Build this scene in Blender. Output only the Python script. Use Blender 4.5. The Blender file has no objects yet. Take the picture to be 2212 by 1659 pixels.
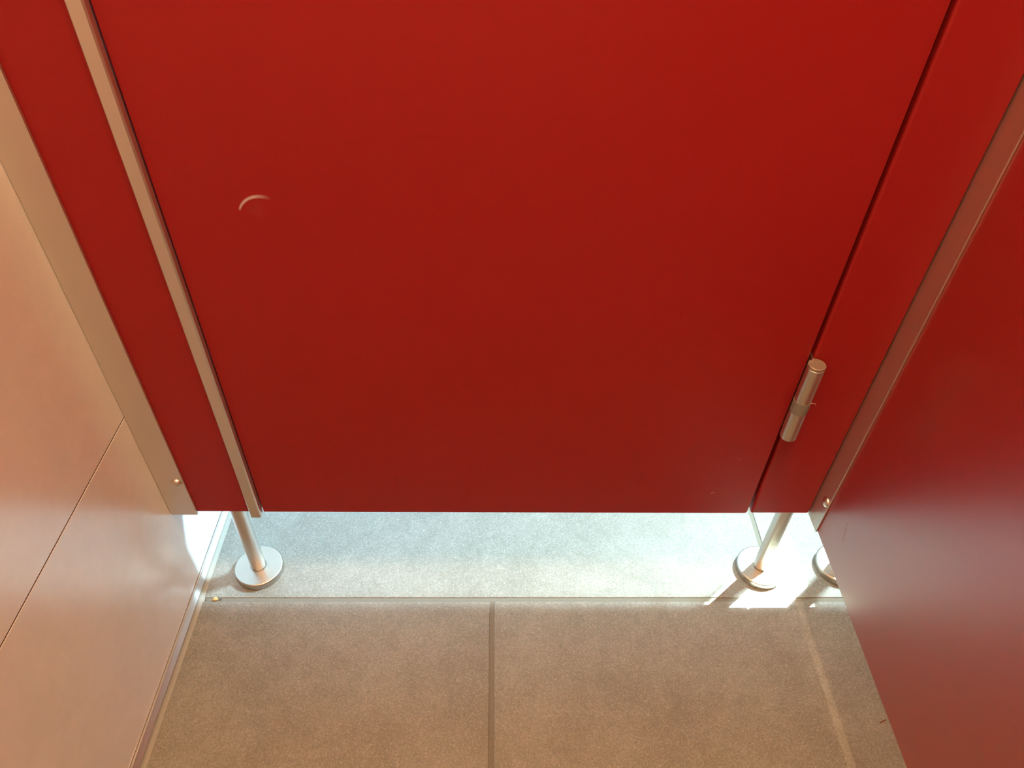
import bpy, bmesh, math, random
from mathutils import Vector, Matrix

random.seed(7)
scene = bpy.context.scene
COL = scene.collection

# ---------------------------------------------------------------- camera
FPX = 1583.76
cam_d = bpy.data.cameras.new('camera')
cam_d.sensor_fit = 'HORIZONTAL'
cam_d.sensor_width = 36.0
cam_d.lens = FPX / 2212.0 * 36.0
cam_d.clip_start = 0.01
cam = bpy.data.objects.new('camera', cam_d)
COL.objects.link(cam)
fwd = Vector((0.02729815, 0.7294143, -0.68352731)).normalized()
rgt = Vector((0.99959739, -0.01462563, 0.02431361))
rgt = (rgt - fwd * rgt.dot(fwd)).normalized()
upv = rgt.cross(fwd)
CAM = Vector((0.0, 0.0, 0.91))
cam.matrix_world = Matrix(((rgt.x, upv.x, -fwd.x, CAM.x),
                           (rgt.y, upv.y, -fwd.y, CAM.y),
                           (rgt.z, upv.z, -fwd.z, CAM.z),
                           (0, 0, 0, 1)))
scene.camera = cam

# ---------------------------------------------------------------- daylight
SUN_AZ = Vector((0.769, 0.639))          # horizontal direction towards the sun
SUN_EL = math.radians(55.0)
w = bpy.data.worlds.new('sky')
scene.world = w
w.use_nodes = True
nt = w.node_tree
nt.nodes.clear()
sky = nt.nodes.new('ShaderNodeTexSky')
sky.sky_type = 'NISHITA'
sky.sun_disc = False
sky.sun_elevation = SUN_EL
sky.sun_rotation = math.atan2(SUN_AZ.x, SUN_AZ.y)
sky.air_density = 1.4
sky.dust_density = 0.6
sky.ozone_density = 1.0
bg = nt.nodes.new('ShaderNodeBackground')
bg.inputs['Strength'].default_value = 180.0
wo = nt.nodes.new('ShaderNodeOutputWorld')
nt.links.new(sky.outputs[0], bg.inputs[0])
nt.links.new(bg.outputs[0], wo.inputs[0])

sl = bpy.data.lights.new('sun', 'SUN')
sl.energy = 270.0
sl.angle = math.radians(0.53)
sl.color = (1.0, 0.97, 0.92)
sun = bpy.data.objects.new('sun', sl)
COL.objects.link(sun)
sdir = Vector((SUN_AZ.x * math.cos(SUN_EL), SUN_AZ.y * math.cos(SUN_EL), math.sin(SUN_EL)))
sun.rotation_euler = sdir.to_track_quat('Z', 'Y').to_euler()
sun.location = sdir * 4

LAMP_W = 21.0
PANEL_W = 20.0
LAMP_COL = (1.0, 0.66, 0.32)

vs = scene.view_settings
vs.view_transform = 'Standard'
vs.look = 'None'
vs.gamma = 1.0
vs.use_curve_mapping = False
vs.exposure = 0.0
try:
    scene.cycles.use_denoising = True
    scene.cycles.sample_clamp_indirect = 6.0
    scene.cycles.max_bounces = 10
    scene.cycles.diffuse_bounces = 5
    scene.cycles.caustics_reflective = True
except Exception:
    pass

# ---------------------------------------------------------------- layout (metres)
YF, YB = 0.5662, 0.5942          # front / back face of the cubicle front panels
ZB = 0.1557                      # underside of the panels
ZT = 2.25                        # their top
XW, KL = -0.39986, 0.01558       # left wall face at y=0.546 and its skew
XP, KR = 0.4094, 0.00555         # partition face at y=0.546 and its skew
PT = 0.030                       # partition thickness
Y0 = 0.546
X_WIN = 1.27                     # outer wall with the window
Y_BACK, Y_FAR = -0.78, 2.30
Z_CEIL = 2.42
SILL, HEAD = 1.53, 1.98
JN, JF = 1.10, 1.378

# ---------------------------------------------------------------- helpers
def link(o, parent=None):
    COL.objects.link(o)
    if parent is not None:
        o.parent = parent
    return o

def tag(o, label=None, cat=None, group=None, kind=None):
    if label: o['label'] = label
    if cat: o['category'] = cat
    if group: o['group'] = group
    if kind: o['kind'] = kind
    return o

def mesh_obj(name, bm, mat, parent=None, smooth=False, loc=None):
    bmesh.ops.recalc_face_normals(bm, faces=bm.faces)
    me = bpy.data.meshes.new(name)
    bm.to_mesh(me)
    bm.free()
    if smooth:
        me.polygons.foreach_set('use_smooth', [True] * len(me.polygons))
        try:
            me.set_sharp_from_angle(angle=math.radians(smooth if smooth is not True else 40))
        except Exception:
            pass
    me.materials.append(mat)
    o = bpy.data.objects.new(name, me)
    if loc is not None:
        o.location = loc
    return link(o, parent)

def add_box(bm, x0, x1, y0, y1, z0, z1, bev=0.0, seg=2, only=None):
    vs_ = [bm.verts.new((x, y, z)) for x in (x0, x1) for y in (y0, y1) for z in (z0, z1)]
    idx = [(0, 1, 3, 2), (4, 6, 7, 5), (0, 4, 5, 1), (2, 3, 7, 6), (0, 2, 6, 4), (1, 5, 7, 3)]
    fs = [bm.faces.new([vs_[i] for i in f]) for f in idx]
    if bev > 0:
        es = set(e for f in fs for e in f.edges)
        if only: es = [e for e in es if only(e)]
        bmesh.ops.bevel(bm, geom=list(es), offset=bev, segments=seg, profile=0.5, affect='EDGES')

def box(name, x0, x1, y0, y1, z0, z1, mat, parent=None, bev=0.0, seg=2, smooth=False, center=True):
    bm = bmesh.new()
    c = Vector(((x0 + x1) / 2, (y0 + y1) / 2, z0)) if center else Vector((0, 0, 0))
    add_box(bm, x0 - c.x, x1 - c.x, y0 - c.y, y1 - c.y, z0 - c.z, z1 - c.z, bev, seg)
    return mesh_obj(name, bm, mat, parent, smooth, c)

def prism(name, pts, axis, a0, a1, mat, parent=None, bev=0.0, smooth=False, loc=None, seg=2):
    """Extrude a closed 2-D outline. axis 'z': pts=(x,y); axis 'y': pts=(x,z)."""
    bm = bmesh.new()
    def p3(p, a):
        return (p[0], p[1], a) if axis == 'z' else (p[0], a, p[1])
    A = [bm.verts.new(p3(p, a0)) for p in pts]
    B = [bm.verts.new(p3(p, a1)) for p in pts]
    n = len(pts)
    bm.faces.new(A); bm.faces.new(B[::-1])
    for i in range(n):
        j = (i + 1) % n
        bm.faces.new((A[i], B[i], B[j], A[j]))
    if bev > 0:
        bmesh.ops.bevel(bm, geom=list(bm.edges), offset=bev, segments=seg, profile=0.5, affect='EDGES')
    return mesh_obj(name, bm, mat, parent, smooth, loc)

def lathe(name, prof, mat, parent=None, n=64, loc=None, rot=None, smooth=35):
    bm = bmesh.new()
    rings = []
    for r, z in prof:
        if r < 1e-6:
            rings.append([bm.verts.new((0, 0, z))])
        else:
            rings.append([bm.verts.new((r * math.cos(2 * math.pi * k / n), r * math.sin(2 * math.pi * k / n), z)) for k in range(n)])
    for a, b in zip(rings[:-1], rings[1:]):
        for k in range(n):
            k2 = (k + 1) % n
            if len(a) == 1 and len(b) == 1: continue
            if len(a) == 1: bm.faces.new((a[0], b[k], b[k2]))
            elif len(b) == 1: bm.faces.new((a[k], a[k2], b[0]))
            else: bm.faces.new((a[k], a[k2], b[k2], b[k]))
    o = mesh_obj(name, bm, mat, parent, smooth, loc)
    if rot is not None: o.rotation_euler = rot
    return o

def arc(cx, cz, r, a0, a1, n=5):
    return [(cx + r * math.cos(math.radians(a0 + (a1 - a0) * i / n)),
             cz + r * math.sin(math.radians(a0 + (a1 - a0) * i / n))) for i in range(n + 1)]

# ---------------------------------------------------------------- materials
class NB:
    def __init__(s, name):
        s.m = bpy.data.materials.new(name)
        s.m.use_nodes = True
        s.t = s.m.node_tree
        s.t.nodes.clear()
        s.out = s.n('ShaderNodeOutputMaterial')
        s.p = s.n('ShaderNodeBsdfPrincipled')
        s.l(s.p.outputs[0], s.out.inputs[0])
        s.co = s.n('ShaderNodeTexCoord').outputs['Object']
    def n(s, t): return s.t.nodes.new(t)
    def l(s, a, b): s.t.links.new(a, b)
    def set(s, **k):
        for a, v in k.items():
            s.p.inputs[a.replace('_', ' ')].default_value = v
    def inp(s, sock, v):
        if isinstance(v, bpy.types.NodeSocket): s.l(v, sock)
        else: sock.default_value = v
    def math(s, op, a, b=0.0, clamp=False):
        n = s.n('ShaderNodeMath'); n.operation = op; n.use_clamp = clamp
        s.inp(n.inputs[0], a); s.inp(n.inputs[1], b)
        return n.outputs[0]
    def vec(s, op, a, b=None, out=0):
        n = s.n('ShaderNodeVectorMath'); n.operation = op
        s.inp(n.inputs[0], a)
        if b is not None: s.inp(n.inputs[1], b)
        return n.outputs[out]
    def noise(s, scale, detail=3.0, rough=0.55, vec=None, dist=0.0):
        n = s.n('ShaderNodeTexNoise')
        n.inputs['Scale'].default_value = scale
        n.inputs['Detail'].default_value = detail
        n.inputs['Roughness'].default_value = rough
        n.inputs['Distortion'].default_value = dist
        s.l(vec if vec is not None else s.co, n.inputs['Vector'])
        return n.outputs['Fac']
    def ramp(s, fac, a, b, smooth=True, lo=0.0, hi=1.0):
        n = s.n('ShaderNodeMapRange')
        n.interpolation_type = 'SMOOTHSTEP' if smooth else 'LINEAR'
        s.inp(n.inputs['Value'], fac)
        n.inputs['From Min'].default_value = a; n.inputs['From Max'].default_value = b
        n.inputs['To Min'].default_value = lo; n.inputs['To Max'].default_value = hi
        return n.outputs['Result']
    def mix(s, f, a, b, blend='MIX'):
        n = s.n('ShaderNodeMix'); n.data_type = 'RGBA'; n.blend_type = blend
        s.inp(n.inputs[0], f)
        s.inp(n.inputs[6], a if isinstance(a, bpy.types.NodeSocket) else (*a, 1.0))
        s.inp(n.inputs[7], b if isinstance(b, bpy.types.NodeSocket) else (*b, 1.0))
        return n.outputs[2]
    def bump(s, h, strength, dist=0.001):
        n = s.n('ShaderNodeBump')
        n.inputs['Strength'].default_value = strength
        n.inputs['Distance'].default_value = dist
        s.l(h, n.inputs['Height'])
        s.l(n.outputs[0], s.p.inputs['Normal'])
    def col(s, c): s.l(c, s.p.inputs['Base Color'])
    def rough(s, r): s.inp(s.p.inputs['Roughness'], r)
    def seg(s, p0, p1, wdt):
        """mask of a short scratch between two points (object space)"""
        p0, p1 = Vector(p0), Vector(p1)
        d = p1 - p0; L = d.length; d.normalize()
        q = s.vec('SUBTRACT', s.co, tuple(p0))
        t = s.vec('DOT_PRODUCT', q, tuple(d), 1)
        tc = s.math('MINIMUM', s.math('MAXIMUM', t, 0.0), L)
        sc = s.n('ShaderNodeVectorMath'); sc.operation = 'SCALE'
        sc.inputs[0].default_value = tuple(d); s.l(tc, sc.inputs['Scale'])
        dist = s.vec('LENGTH', s.vec('SUBTRACT', q, sc.outputs[0]), None, 1)
        return s.ramp(dist, wdt, wdt * 0.2)

def mat_laminate(name, marks=None, spec=0.30, ior=1.5, r0=0.40):
    b = NB(name)
    fine = b.noise(900, 2.0, 0.5)
    peel = b.noise(2600, 1.0, 0.5)
    cloud = b.noise(5.5, 3.0, 0.55)
    c = b.mix(cloud, (0.275, 0.0095, 0.0105), (0.300, 0.0108, 0.0118))
    r = b.ramp(cloud, 0.2, 0.8, False, r0 - 0.02, r0 + 0.03)
    if marks:
        c, r = marks(b, c, r)
    b.col(c); b.rough(r)
    b.set(Specular_IOR_Level=spec, IOR=ior)
    h = b.math('ADD', fine, b.math('MULTIPLY', peel, 0.6))
    b.bump(h, 0.10, 0.0006)
    return b.m

def door_marks(b, c, r):
    # pale crescent mark and its faint pale tail (object space of the door: origin centre bottom)
    ox, oz = -(-0.2855 + 0.3270) / 2, -ZB
    cx, cz, R = -0.1992 + ox, 0.5748 + oz, 0.0205
    q = b.vec('SUBTRACT', b.co, (cx, -0.0140, cz))
    s2 = b.n('ShaderNodeSeparateXYZ'); b.l(q, s2.inputs[0])
    d = b.vec('LENGTH', q, None, 1)
    ang = b.math('ARCTAN2', s2.outputs[2], s2.outputs[0])
    wdt = b.ramp(ang, 2.75, 1.55, False, 0.0011, 0.0021)
    ring = b.math('ABSOLUTE', b.math('SUBTRACT', d, R))
    m = b.math('SUBTRACT', 1.0, b.math('DIVIDE', ring, wdt), True)
    m = b.math('POWER', m, 0.7)
    m = b.math('MULTIPLY', m, b.ramp(ang, 1.0, 1.9))
    m = b.math('MULTIPLY', m, b.ramp(ang, 2.85, 2.62))
    tail = b.math('MULTIPLY', b.ramp(d, R, R * 0.4), b.ramp(b.math('ABSOLUTE', b.math('SUBTRACT', ang, 2.1)), 0.9, 0.3))
    m = b.math('MAXIMUM', m, b.math('MULTIPLY', tail, 0.02))
    sm = b.math('MULTIPLY', b.noise(60, 4.0, 0.6), m)
    m2 = b.math('ADD', b.math('MULTIPLY', m, 0.62), b.math('MULTIPLY', sm, 0.4), True)
    c = b.mix(m2, c, (0.62, 0.62, 0.64))
    for p0, p1, wd, a in (((0.252, -0.014, 0.041), (0.2545, -0.014, 0.0425), 0.0009, 0.5),
                          ((0.2705, -0.014, 0.104), (0.2735, -0.014, 0.1055), 0.0006, 0.35),
                          ((0.160, -0.014, 0.058), (0.1603, -0.014, 0.081), 0.0016, -0.35),
                          ((-0.135, -0.014, 0.052), (-0.134, -0.014, 0.068), 0.0016, -0.3)):
        k = b.seg(p0, p1, wd)
        c = b.mix(b.math('MULTIPLY', k, abs(a)), c, (0.75, 0.62, 0.58) if a > 0 else (0.10, 0.006, 0.008))
    return c, r

def partition_marks(b, c, r):
    k = b.seg((0.0, -0.0470 + 0.0, 0.2264), (0.0, -0.0548, 0.2040), 0.0016)
    c = b.mix(b.math('MULTIPLY', k, 0.5), c, (0.12, 0.02, 0.02))
    r2 = b.math('ADD', r, b.math('MULTIPLY', k, 0.35))
    return c, r2

def mat_tile(name, ca, cb, cs, rough, grain, bump_d, spec=0.5, speck=1.0, ior=1.5):
    b = NB(name)
    oi = b.n('ShaderNodeObjectInfo')
    v = b.vec('ADD', b.co, b.vec('MULTIPLY', oi.outputs['Location'], (3.7, 2.9, 5.3)))
    cloud = b.noise(7, 5.0 if speck > 0.5 else 2.0, 0.62, v, 0.4)
    mid = b.noise(38, 5.0 if speck > 0.5 else 1.5, 0.65, v, 0.6)
    gr = b.noise(grain, 4.0, 0.7, v)
    sp = b.noise(grain * 0.55, 2.0, 0.5, v, 0.8)
    f = b.math('ADD', b.math('MULTIPLY', cloud, 0.55), b.math('MULTIPLY', mid, 0.45))
    c = b.mix(b.ramp(f, 0.33, 0.67), ca, cb)
    c = b.mix(b.math('MULTIPLY', b.ramp(gr, 0.50, 0.72), 0.60 * speck), c, cs)
    c = b.mix(b.math('MULTIPLY', b.ramp(gr, 0.50, 0.28), 0.65 * speck), c, tuple(x * 0.55 for x in ca))
    c = b.mix(b.math('MULTIPLY', b.ramp(sp, 0.70, 0.80), 0.8 * speck), c, cs)
    b.col(c)
    b.rough(b.ramp(mid, 0.2, 0.8, False, rough - 0.05 * speck, rough + 0.07 * speck))
    b.set(Specular_IOR_Level=spec, IOR=ior)
    b.bump(b.math('ADD', gr, b.math('MULTIPLY', mid, 0.5)), 0.5, bump_d)
    return b.m

def mat_plain(name, c, rough=0.5, metallic=0.0, var=0.06, scale=40, spec=0.5, stretch=None, bump=0.0):
    b = NB(name)
    v = b.co
    if stretch:
        v = b.vec('MULTIPLY', b.co, stretch)
    f = b.noise(scale, 4.0, 0.6, v)
    b.col(b.mix(f, tuple(max(0, x * (1 - var)) for x in c), tuple(min(1, x * (1 + var)) for x in c)))
    b.rough(b.ramp(f, 0.25, 0.75, False, max(0.02, rough - 0.04), rough + 0.05))
    b.set(Metallic=metallic, Specular_IOR_Level=spec)
    if bump: b.bump(f, bump, 0.0004)
    return b.m

M = {}
M['red'] = mat_laminate('red_laminate')
M['red_door'] = mat_laminate('red_laminate_door', door_marks)
M['red_part'] = mat_laminate('red_laminate_partition', partition_marks, 1.0, 2.0, 0.305)
M['floor_tile'] = mat_tile('floor_tile_stoneware', (0.168, 0.152, 0.127), (0.226, 0.209, 0.180), (0.385, 0.365, 0.325), 0.42, 520, 0.0007)
M['wall_tile'] = mat_tile('wall_tile_stoneware', (0.76, 0.755, 0.75), (0.81, 0.805, 0.80), (0.83, 0.825, 0.82), 0.24, 300, 0.00003, 1.0, 0.12, 1.9)
M['grout'] = mat_plain('floor_grout', (0.168, 0.152, 0.125), 0.85, 0, 0.10, 300, 0.2, bump=0.3)
M['joint'] = mat_plain('wall_joint', (0.055, 0.035, 0.035), 0.8, 0, 0.1, 200, 0.2)
M['alu'] = mat_plain('anodised_aluminium', (0.72, 0.69, 0.65), 0.34, 0.9, 0.02, 900, 0.5, (1, 1, 0.02))
M['steel'] = mat_plain('brushed_stainless', (0.68, 0.65, 0.61), 0.33, 1.0, 0.05, 260, 0.5, (1, 1, 0.05))
M['steel_flat'] = mat_plain('brushed_stainless_disc', (0.47, 0.43, 0.38), 0.34, 1.0, 0.07, 120)
M['plastic'] = mat_plain('grey_nylon', (0.21, 0.195, 0.185), 0.5, 0, 0.10, 700, 0.35)
M['silicone'] = mat_plain('silicone', (0.30, 0.28, 0.235), 0.6, 0, 0.06, 100, 0.3)
M['dark'] = mat_plain('gap_shade', (0.03, 0.028, 0.026), 0.6, 0, 0.1, 200)  # dark colour of the added strip that shades the hinge gap
M['plaster'] = mat_plain('white_plaster', (0.80, 0.79, 0.76), 0.8, 0, 0.02, 30, 0.2)
M['frame'] = mat_plain('white_window_frame', (0.82, 0.82, 0.81), 0.4, 0, 0.02, 40)
M['crumb'] = mat_plain('biscuit_crumb', (0.72, 0.48, 0.20), 0.8, 0, 0.35, 700, 0.2, bump=0.5)
M['grit'] = mat_plain('dark_grit', (0.10, 0.095, 0.085), 0.8, 0, 0.3, 900, 0.2)
M['splinter'] = mat_plain('reddish_brown_splinter', (0.17, 0.032, 0.014), 0.6, 0, 0.2, 500, 0.3)
M['lint'] = mat_plain('pale_lint', (0.75, 0.70, 0.64), 0.9, 0, 0.1, 500, 0.2)

# glass for the window
gb = NB('window_glass')
gb.t.nodes.remove(gb.p)
tr = gb.n('ShaderNodeBsdfTransparent'); tr.inputs[0].default_value = (0.80, 0.96, 0.93, 1)
gl = gb.n('ShaderNodeBsdfGlossy'); gl.inputs['Roughness'].default_value = 0.02
mx = gb.n('ShaderNodeMixShader'); mx.inputs[0].default_value = 0.06
gb.l(tr.outputs[0], mx.inputs[1]); gb.l(gl.outputs[0], mx.inputs[2]); gb.l(mx.outputs[0], gb.out.inputs[0])
M['glass'] = gb.m
# lit diffuser of the ceiling lamps
eb = NB('lamp_diffuser')
eb.set(Base_Color=(0.9, 0.85, 0.75, 1), Emission_Color=(*LAMP_COL, 1), Emission_Strength=2.0, Roughness=0.5)
M['lamp'] = eb.m

# ================================================================ THE SETTING
# ---- floor: grout bed with each stoneware slab as a piece of its own
floor = box('floor', -0.52, X_WIN, Y_BACK, Y_FAR, -0.06, -0.0014, M['grout'])
tag(floor, 'greige stoneware tile floor with pale grout joints', kind='structure')
TILE, G = 0.7999, 0.0060
XG1, XG2, YG = 0.0024, 0.4012, 0.5355
rows = [(YG - TILE, YG, XG1), (YG - 2 * TILE, YG - TILE, XG2), (YG, YG + TILE, XG2), (YG + TILE, YG + 2 * TILE, XG1)]
for ya, yb, xo in rows:
    ya_, yb_ = max(ya, Y_BACK), min(yb, Y_FAR)
    for k in range(-2, 3):
        xa, xb = max(xo + k * TILE, -0.41), min(xo + (k + 1) * TILE, X_WIN)
        if xb - xa < 0.03 or yb_ - ya_ < 0.03: continue
        t = box('floor_tile', xa + G / 2, xb - G / 2, ya_ + G / 2, yb_ - G / 2, -0.010, 0.0, M['floor_tile'], None, 0.0011, 2)
        t.parent = floor
        t.location = t.location - floor.location

# ---- left wall with its tiles, slightly out of square with the cubicle front
bm = bmesh.new()
add_box(bm, -0.12, -0.0007, Y_BACK - Y0, Y_FAR - Y0, -0.05, Z_CEIL)
wl = mesh_obj('wall_left', bm, M['joint'], None, False, (XW, Y0, 0))
wl.rotation_euler.z = -KL
tag(wl, 'tiled side wall to the left of the cubicle door', kind='structure')
ZJ = 0.3277
zr = [0.0218, ZJ]
while zr[-1] + 0.3072 < Z_CEIL: zr.append(zr[-1] + 0.3072)
zr.append(Z_CEIL)
yr = [Y_BACK, -0.40, 0.80, Y_FAR]
JW = 0.0017
for za, zb in zip(zr[:-1], zr[1:]):
    for ya, yb in zip(yr[:-1], yr[1:]):
        box('wall_tile', -0.010, 0.0, ya - Y0 + JW / 2, yb - Y0 - JW / 2, za + JW / 2, zb - JW / 2, M['wall_tile'], wl, 0.0004, 1)

# ---- aluminium base profile under the wall tiles + silicone
prof = [(-0.008, 0.0212), (0.0022, 0.0212), (0.0026, 0.0200), (0.0012, 0.0188)]
for k in range(4):                       # fine ribs
    z1 = 0.0172 - k * 0.0032
    prof += [(0.0014 + k * 0.0004, z1), (0.0022 + k * 0.0004, z1 - 0.0008), (0.0022 + k * 0.0004, z1 - 0.0016), (0.0014 + k * 0.0004, z1 - 0.0024)]
prof += [(0.0030, 0.0035), (0.0030, -0.001), (-0.008, -0.001)]
bb = prism('baseboard_left', prof, 'y', Y_BACK - Y0, Y_FAR - Y0, M['alu'], None, 0.0, False, (XW, Y0, 0))
bb.rotation_euler.z = -KL
tag(bb, 'ribbed aluminium base profile along the left wall', kind='structure')
prism('silicone_bead', [(0.0028, -0.001), (0.0028, 0.0050)] + arc(0.0088, 0.0058, 0.0058, 180, 268, 5) + [(0.0095, -0.001)],
      'y', Y_BACK - Y0, Y_FAR - Y0, M['silicone'], bb, 0.0, 40)

# ---- remaining shell
def struct(o, label=None):
    return tag(o, label, kind='structure')
struct(box('ceiling', -0.52, X_WIN + 0.15, Y_BACK - 0.1, Y_FAR + 0.1, Z_CEIL, Z_CEIL + 0.1, M['plaster']), 'white plaster ceiling')
struct(box('wall_back', -0.52, X_WIN + 0.15, Y_BACK - 0.1, Y_BACK, -0.06, Z_CEIL, M['wall_tile']), 'plain wall behind the viewer')
struct(box('wall_front', -0.52, X_WIN + 0.15, Y_FAR, Y_FAR + 0.1, -0.06, Z_CEIL, M['plaster']), 'plain wall on the far side of the corridor')
bm = bmesh.new()
T = 0.04
add_box(bm, X_WIN, X_WIN + T, Y_BACK, JN, -0.06, Z_CEIL)
add_box(bm, X_WIN, X_WIN + T, JF, Y_FAR, -0.06, Z_CEIL)
add_box(bm, X_WIN, X_WIN + T, JN, JF, -0.06, SILL)
add_box(bm, X_WIN, X_WIN + T, JN, JF, HEAD, Z_CEIL)
struct(mesh_obj('wall_right', bm, M['plaster']), 'outer wall with the corridor window')
bm = bmesh.new()
fw = 0.025
for a in ((JN, JN + fw, SILL, HEAD), (JF - fw, JF, SILL, HEAD), (JN + fw, JF - fw, SILL, SILL + fw), (JN + fw, JF - fw, HEAD - fw, HEAD)):
    add_box(bm, X_WIN + 0.008, X_WIN + 0.034, a[0], a[1], a[2], a[3], 0.002, 1)
win = struct(mesh_obj('window_1', bm, M['frame']), 'white framed corridor window letting the sun in')
box('pane', X_WIN + 0.018, X_WIN + 0.022, JN + fw, JF - fw, SILL + fw, HEAD - fw, M['glass'], win)
# daylight portal filling the window opening (sampling aid for the sky, gives no light itself)
pl = bpy.data.lights.new('window_portal', 'AREA')
pl.shape = 'RECTANGLE'; pl.size = HEAD - SILL; pl.size_y = JF - JN
pl.cycles.is_portal = True
po = bpy.data.objects.new('window_portal', pl); COL.objects.link(po)
po.location = (X_WIN + T + 0.002, (JN + JF) / 2, (SILL + HEAD) / 2)
po.rotation_euler = (0, math.radians(90), 0)

# ================================================================ CUBICLE FRONT
def panel(name, x0, x1, mat, label, cat, bev=0.0022, group=None):
    o = box(name, x0, x1, YF, YB, ZB, ZT, mat, None, bev, 4)
    return tag(o, label, cat, group)

panel('front_panel', -0.3972, -0.2885, M['red'], 'narrow red laminate panel beside the tiled left wall', 'panel')
# the door, with softened lower corners
DX0, DX1 = -0.2855, 0.3270
bm = bmesh.new()
cx = (DX0 + DX1) / 2
hw = (DX1 - DX0) / 2
cr = 0.0035
outline = [(-hw, 0.0)] + [(hw - cr + cr * math.sin(math.radians(a)), cr - cr * math.cos(math.radians(a))) for a in (0, 22, 45, 67, 90)] + [(hw, ZT - ZB), (-hw, ZT - ZB)]
A = [bm.verts.new((x, YF - 0.5802, z)) for x, z in outline]
B = [bm.verts.new((x, YB - 0.5802, z)) for x, z in outline]
fa = bm.faces.new(A); fb = bm.faces.new(B[::-1])
n = len(A)
for i in range(n):
    bm.faces.new((A[i], B[i], B[(i + 1) % n], A[(i + 1) % n]))
bmesh.ops.bevel(bm, geom=list(set(list(fa.edges) + list(fb.edges))), offset=0.0012, segments=2, profile=0.5, affect='EDGES')
door = mesh_obj('cubicle_door', bm, M['red_door'], None, False, (cx, 0.5802, ZB))
tag(door, 'large plain red laminate cubicle door with a pale crescent mark', 'door')
fp = panel('front_panel', 0.3318, 0.4066, M['red'], 'narrow red laminate panel carrying the hinge, right of the door', 'panel', 0.0026)

bm = bmesh.new()  # added unseen strip, keeps corridor light out so the hinge gap reads dark
add_box(bm, 0.3245 - fp.location.x, 0.3420 - fp.location.x, YB + 0.0004 - fp.location.y, YB + 0.0044 - fp.location.y, 0.004, ZT - ZB, 0.0006, 1)
rb = mesh_obj('gap_light_blocker', bm, M['dark'], fp)
rb['label'] = 'added dark strip blocking light at the back of the hinge gap'

# side partition (right), hung at the same height
bm = bmesh.new()
add_box(bm, 0.0, PT, Y_BACK + 0.02 - Y0, 0.5640 + 0.03 - Y0, ZB, Z_CEIL - 0.002, 0.0012, 2)
part = mesh_obj('side_partition', bm, M['red_part'], None, False, (XP, Y0, 0))
part.rotation_euler.z = -KR
tag(part, 'glossy red side partition on the right reflecting the bright floor', 'partition')

# neighbouring cubicle front (out of sight, shades the floor beyond the partition)
XN = XP + PT + 0.003
panel('front_panel', XN, 0.560, M['red'], 'red front panel of the next cubicle hidden behind the side partition', 'panel')
tag(box('cubicle_door', 0.565, X_WIN - 0.006, YF, YB, ZB, ZT, M['red'], None, 0.0015, 2), 'red door of the next cubicle hidden behind the side partition', 'door')

# ================================================================ ALUMINIUM PROFILES
# U channel on the left wall holding the narrow panel
xa, xb = -0.3990, -0.3666
u = [(xa, YF - 0.0036), (xb, YF - 0.0036), (xb, YF - 0.0004), (xa + 0.0012, YF - 0.0004),
     (xa + 0.0012, YB + 0.0006), (xb, YB + 0.0006), (xb, YB + 0.0026), (xa, YB + 0.0026)]
ch = prism('wall_channel', u, 'z', 0.1544, ZT, M['alu'], None, 0.0003, False)
tag(ch, 'wide aluminium wall channel with a round screw, against the tiled left wall', 'profile')

def screw(parent, loc, rot, r=0.0068, h=0.0044):
    pr = [(0.0, h)] + [(r * math.sin(math.radians(a)), h * math.cos(math.radians(a))) for a in (15, 30, 45, 60, 75, 88)] + [(r * 1.02, -0.0004), (0.0, -0.0004)]
    s = lathe('screw_head', pr, M['steel'], parent, 32, loc, rot, 60)
    s['label'] = 'domed stainless screw head'
    return s
screw(ch, (-0.3748, YF - 0.0036, 0.2165), (math.radians(90), 0, 0))

# stop profile on the closing edge of the door
sx0, sx1, sy = -0.2993, -0.2860, YF - 0.0088
st = [(sx0, sy + 0.0010), (sx0 + 0.0010, sy), (sx1 - 0.0014, sy), (sx1, sy + 0.0016), (sx1, YF - 0.0002), (sx0, YF - 0.0002)]
stp = prism('door_stop_profile', st, 'z', ZB, ZT, M['alu'], None, 0.0002, False)
tag(stp, 'slim raised aluminium strip along the left edge of the red door', 'profile')

# L angle between right front panel and partition
ang = [(XP - 0.0022, YF - 0.0277), (XP - 0.0003, YF - 0.0277), (XP - 0.0003 + 0.0003, YB + 0.0026), (XP - 0.036, YB + 0.0026),
       (XP - 0.036, YB + 0.0006), (XP - 0.0022, YB + 0.0006)]
an = prism('corner_angle', ang, 'z', ZB - 0.0008, ZT, M['alu'], None, 0.0003, False)
tag(an, 'aluminium angle with a round screw joining the hinge-side panel to the side partition', 'profile')
screw(an, (XP - 0.0022, 0.5462, 0.2061), (0, math.radians(-90), 0), 0.0068, 0.0042)

# ================================================================ HINGE
hx, hy, hr = 0.3331, YF - 0.0092, 0.0091
hz0, hzb0, hzb1, hz1 = 0.3105, 0.3515, 0.3682, 0.4190
hinge = lathe('hinge', [(0, hzb1 - hz0), (hr, hzb1 - hz0), (hr, hz1 - hz0 - 0.0042), (hr - 0.0004, hz1 - hz0 - 0.0039), (0, hz1 - hz0 - 0.0039)], M['steel'], door, 48,
              Vector((hx, hy, hz0)) - door.location)
hinge['label'] = 'cylindrical steel barrel hinge with a grey plastic ring'
lathe('lower_barrel', [(0, 0), (hr - 0.0008, 0), (hr, 0.0010), (hr, hzb0 - hz0), (0, hzb0 - hz0)], M['steel'], hinge, 48)
rg = lathe('ring', [(0, hzb0 - hz0), (hr + 0.0002, hzb0 - hz0), (hr + 0.0002, hzb1 - hz0), (0, hzb1 - hz0)], M['plastic'], hinge, 48)
rg['label'] = 'frosted grey plastic bearing ring'
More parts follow.
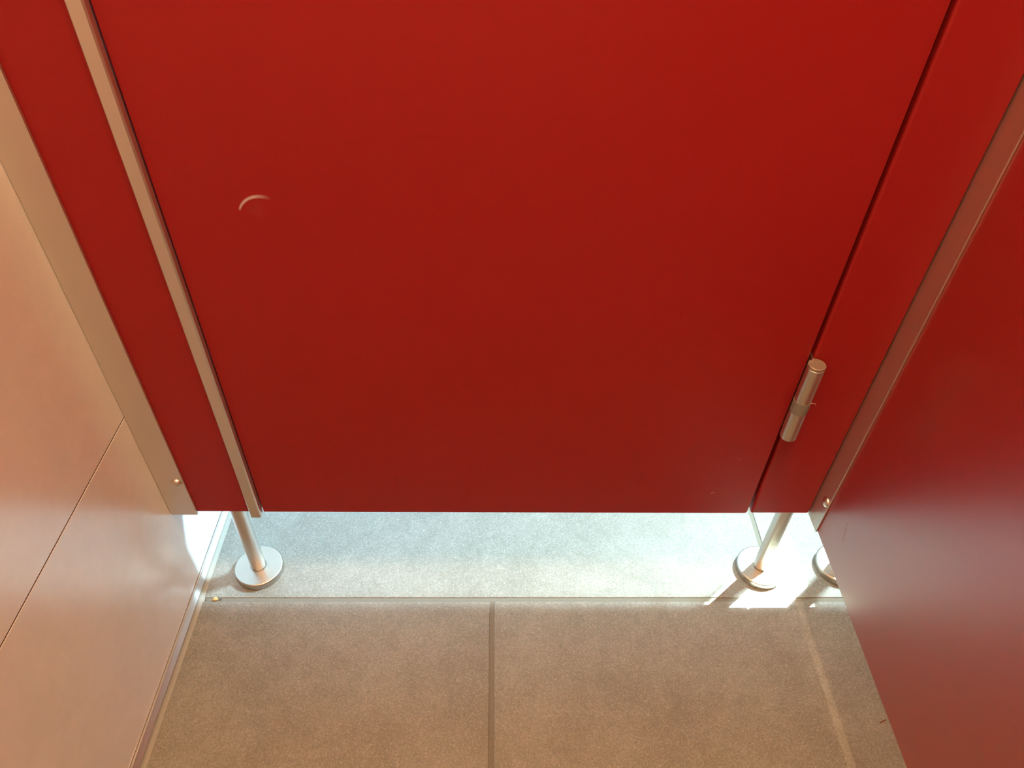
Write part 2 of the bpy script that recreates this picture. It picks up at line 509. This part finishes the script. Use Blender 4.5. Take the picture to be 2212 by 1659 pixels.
lathe('top_cap', [(0, hz1 - hz0 - 0.0039), (hr - 0.0003, hz1 - hz0 - 0.0039), (hr, hz1 - hz0 - 0.0035), (hr, hz1 - hz0 - 0.0006), (hr - 0.0006, hz1 - hz0), (0, hz1 - hz0)],
      mat_plain('cap_metal', (0.36, 0.28, 0.24), 0.45, 0.6, 0.10, 300), hinge, 48)
bm = bmesh.new()
add_box(bm, 0.3284 - hx, 0.3304 - hx, YF - 0.0050 - hy, YB - 0.004 - hy, 0.006, hz1 - hz0 + 0.0035, 0.0004, 1)
lf = mesh_obj('hinge_leaf', bm, M['steel'], hinge)
lf['label'] = 'thin steel leaf in the door gap'
# lint caught on the ring
bm = bmesh.new()
pts = [Vector((hr * 0.86, -hr * 0.45, 0.0555)), Vector((hr * 1.15, -hr * 0.55, 0.0572)), Vector((hr * 1.38, -hr * 0.6, 0.0566)), Vector((hr * 1.42, -hr * 0.55, 0.0545))]
prev = None
for p in pts:
    ring = [bm.verts.new(p + Vector((0.00022 * math.cos(a), 0.00022 * math.sin(a), 0.0001))) for a in (0, 2.1, 4.2)]
    if prev:
        for k in range(3): bm.faces.new((prev[k], prev[(k + 1) % 3], ring[(k + 1) % 3], ring[k]))
    prev = ring
mesh_obj('lint', bm, M['lint'], hinge)

# ================================================================ SUPPORT LEGS
def support_leg(x, y, label):
    root = link(bpy.data.objects.new('support_leg', None)); root.location = (x, y, 0)
    tag(root, label, 'leg', 'round stainless feet under the cubicle front')
    R, Hh, rt = 0.0330, 0.0110, 0.0102
    pr = [(0.0, 0.0), (R - 0.0006, 0.0), (R, 0.0006), (R, Hh - 0.0022)] + arc(R - 0.0022, Hh - 0.0022, 0.0022, 12, 90, 6) + \
         [(rt + 0.0011, Hh), (rt + 0.0007, Hh - 0.0012), (0.0, Hh - 0.0012)]
    lathe('base_disc', pr, M['steel_flat'], root, 96, None, None, 30)
    lathe('tube', [(0.0, 0.006), (rt, 0.006), (rt, ZB), (0.0, ZB)], M['steel'], root, 48)
    return root
support_leg(-0.3258, 0.5826, 'stainless leg and round foot near the tiled left wall')
support_leg(0.3868, 0.5838, 'stainless leg and round foot standing in the sun patch below the hinge')
support_leg(0.5035, 0.5880, 'stainless leg and round foot half hidden behind the side partition')

# ================================================================ CEILING LAMPS
def lamp(x, y, label, power=1.0):
    root = link(bpy.data.objects.new('ceiling_light', None)); root.location = (x, y, Z_CEIL - 0.012)
    tag(root, label, 'lamp', 'round ceiling downlights above the cubicles')
    lathe('bezel', [(0.036, 0.012), (0.036, 0.002), (0.040, 0.0), (0.052, 0.004), (0.054, 0.012)], M['frame'], root, 48)
    lathe('diffuser', [(0.0, 0.006), (0.036, 0.006), (0.036, 0.010), (0.0, 0.010)], M['lamp'], root, 48)
    ld = bpy.data.lights.new('lamp_light', 'AREA')
    ld.shape = 'DISK'; ld.size = 0.035; ld.energy = LAMP_W * power; ld.color = LAMP_COL
    lo = bpy.data.objects.new('lamp_light', ld)
    link(lo, root); lo.location = (0, 0, 0.004)
    return root
def panel_lamp(x, y, label, S2=0.115, power=1.0):
    root = link(bpy.data.objects.new('ceiling_panel_light', None)); root.location = (x, y, Z_CEIL - 0.014)
    tag(root, label, 'lamp', 'square ceiling panel lights above the cubicles')
    bm = bmesh.new()
    for a in ((-S2, S2, -S2, -S2 + 0.012), (-S2, S2, S2 - 0.012, S2), (-S2, -S2 + 0.012, -S2 + 0.012, S2 - 0.012), (S2 - 0.012, S2, -S2 + 0.012, S2 - 0.012)):
        add_box(bm, a[0], a[1], a[2], a[3], 0.0, 0.014)
    mesh_obj('frame', bm, M['frame'], root)
    box('diffuser', -S2 + 0.012, S2 - 0.012, -S2 + 0.012, S2 - 0.012, 0.006, 0.012, M['lamp'], root)
    ld = bpy.data.lights.new('panel_light', 'AREA')
    ld.shape = 'SQUARE'; ld.size = 2 * S2 - 0.03; ld.energy = PANEL_W * power; ld.color = LAMP_COL
    lo = bpy.data.objects.new('panel_light', ld)
    link(lo, root); lo.location = (0, 0, 0.005)
    return root
lamp(0.060, 0.20, 'small round warm downlight above this cubicle')
lamp(0.670, 0.20, 'small round warm downlight above the next cubicle', 0.75)
panel_lamp(0.09, 0.0, 'square warm ceiling panel light above this cubicle')
panel_lamp(0.565, 0.0, 'square warm ceiling panel light above the next cubicle', 0.115, 0.62)

# ================================================================ SMALL DEBRIS ON THE FLOOR
def lump(name, loc, s, mat, label, cat, seed, group=None):
    rnd = random.Random(seed)
    bm = bmesh.new()
    bmesh.ops.create_icosphere(bm, subdivisions=2, radius=1.0)
    for v in bm.verts:
        k = 1 + rnd.uniform(-0.28, 0.28)
        v.co = Vector((v.co.x * s[0] * k, v.co.y * s[1] * k, max(-0.6, v.co.z) * s[2] * k))
    zmin = min(v.co.z for v in bm.verts)
    o = mesh_obj(name, bm, mat, None, False, (loc[0], loc[1], loc[2] - zmin))
    return tag(o, label, cat, group)
GZ = -0.0014
lump('crumb', (-0.3758, 0.5362, GZ), (0.0034, 0.0026, 0.0024), M['crumb'], 'golden brown crumb in the grout joint by the left wall', 'crumb', 1)
lump('grit', (-0.3690, 0.5362, GZ), (0.0017, 0.0012, 0.0010), M['grit'], 'dark grey grit just right of the golden crumb', 'grit', 2)
lump('grit', (-0.3888, 0.5354, GZ), (0.0010, 0.0006, 0.0006), M['grit'], 'tiny black speck in the grout joint nearest the left wall', 'grit', 3)
lump('grit', (0.4208, 0.3192, 0.0), (0.0008, 0.0007, 0.0005), M['grit'], 'tiny black speck at the bottom edge beside the pale floor stripe', 'grit', 4)
bm = bmesh.new()
path = [Vector((-0.0048, -0.0012, 0.0006)), Vector((-0.0038, -0.0018, 0.0006)), Vector((-0.0010, -0.0002, 0.0008)), Vector((0.0036, 0.0018, 0.0007)), Vector((0.0044, 0.0021, 0.0006))]
rad = [0.0002, 0.0007, 0.0006, 0.0006, 0.0004]
prev = None
for i, p in enumerate(path):
    d = (path[min(i + 1, 4)] - path[max(i - 1, 0)]).normalized()
    sd = d.cross(Vector((0, 0, 1))).normalized()
    ring = [bm.verts.new(p + rad[i] * (math.cos(a) * sd + math.sin(a) * Vector((0, 0, 0.8)))) for a in [k * math.pi / 3 for k in range(6)]]
    if prev:
        for k in range(6): bm.faces.new((prev[k], prev[(k + 1) % 6], ring[(k + 1) % 6], ring[k]))
    else: bm.faces.new(ring)
    prev = ring
bm.faces.new(prev[::-1])
tag(mesh_obj('splinter', bm, M['splinter'], None, True, (0.4850, 0.3680, 0.0)), 'small reddish brown splinter on the floor below the side partition', 'splinter')
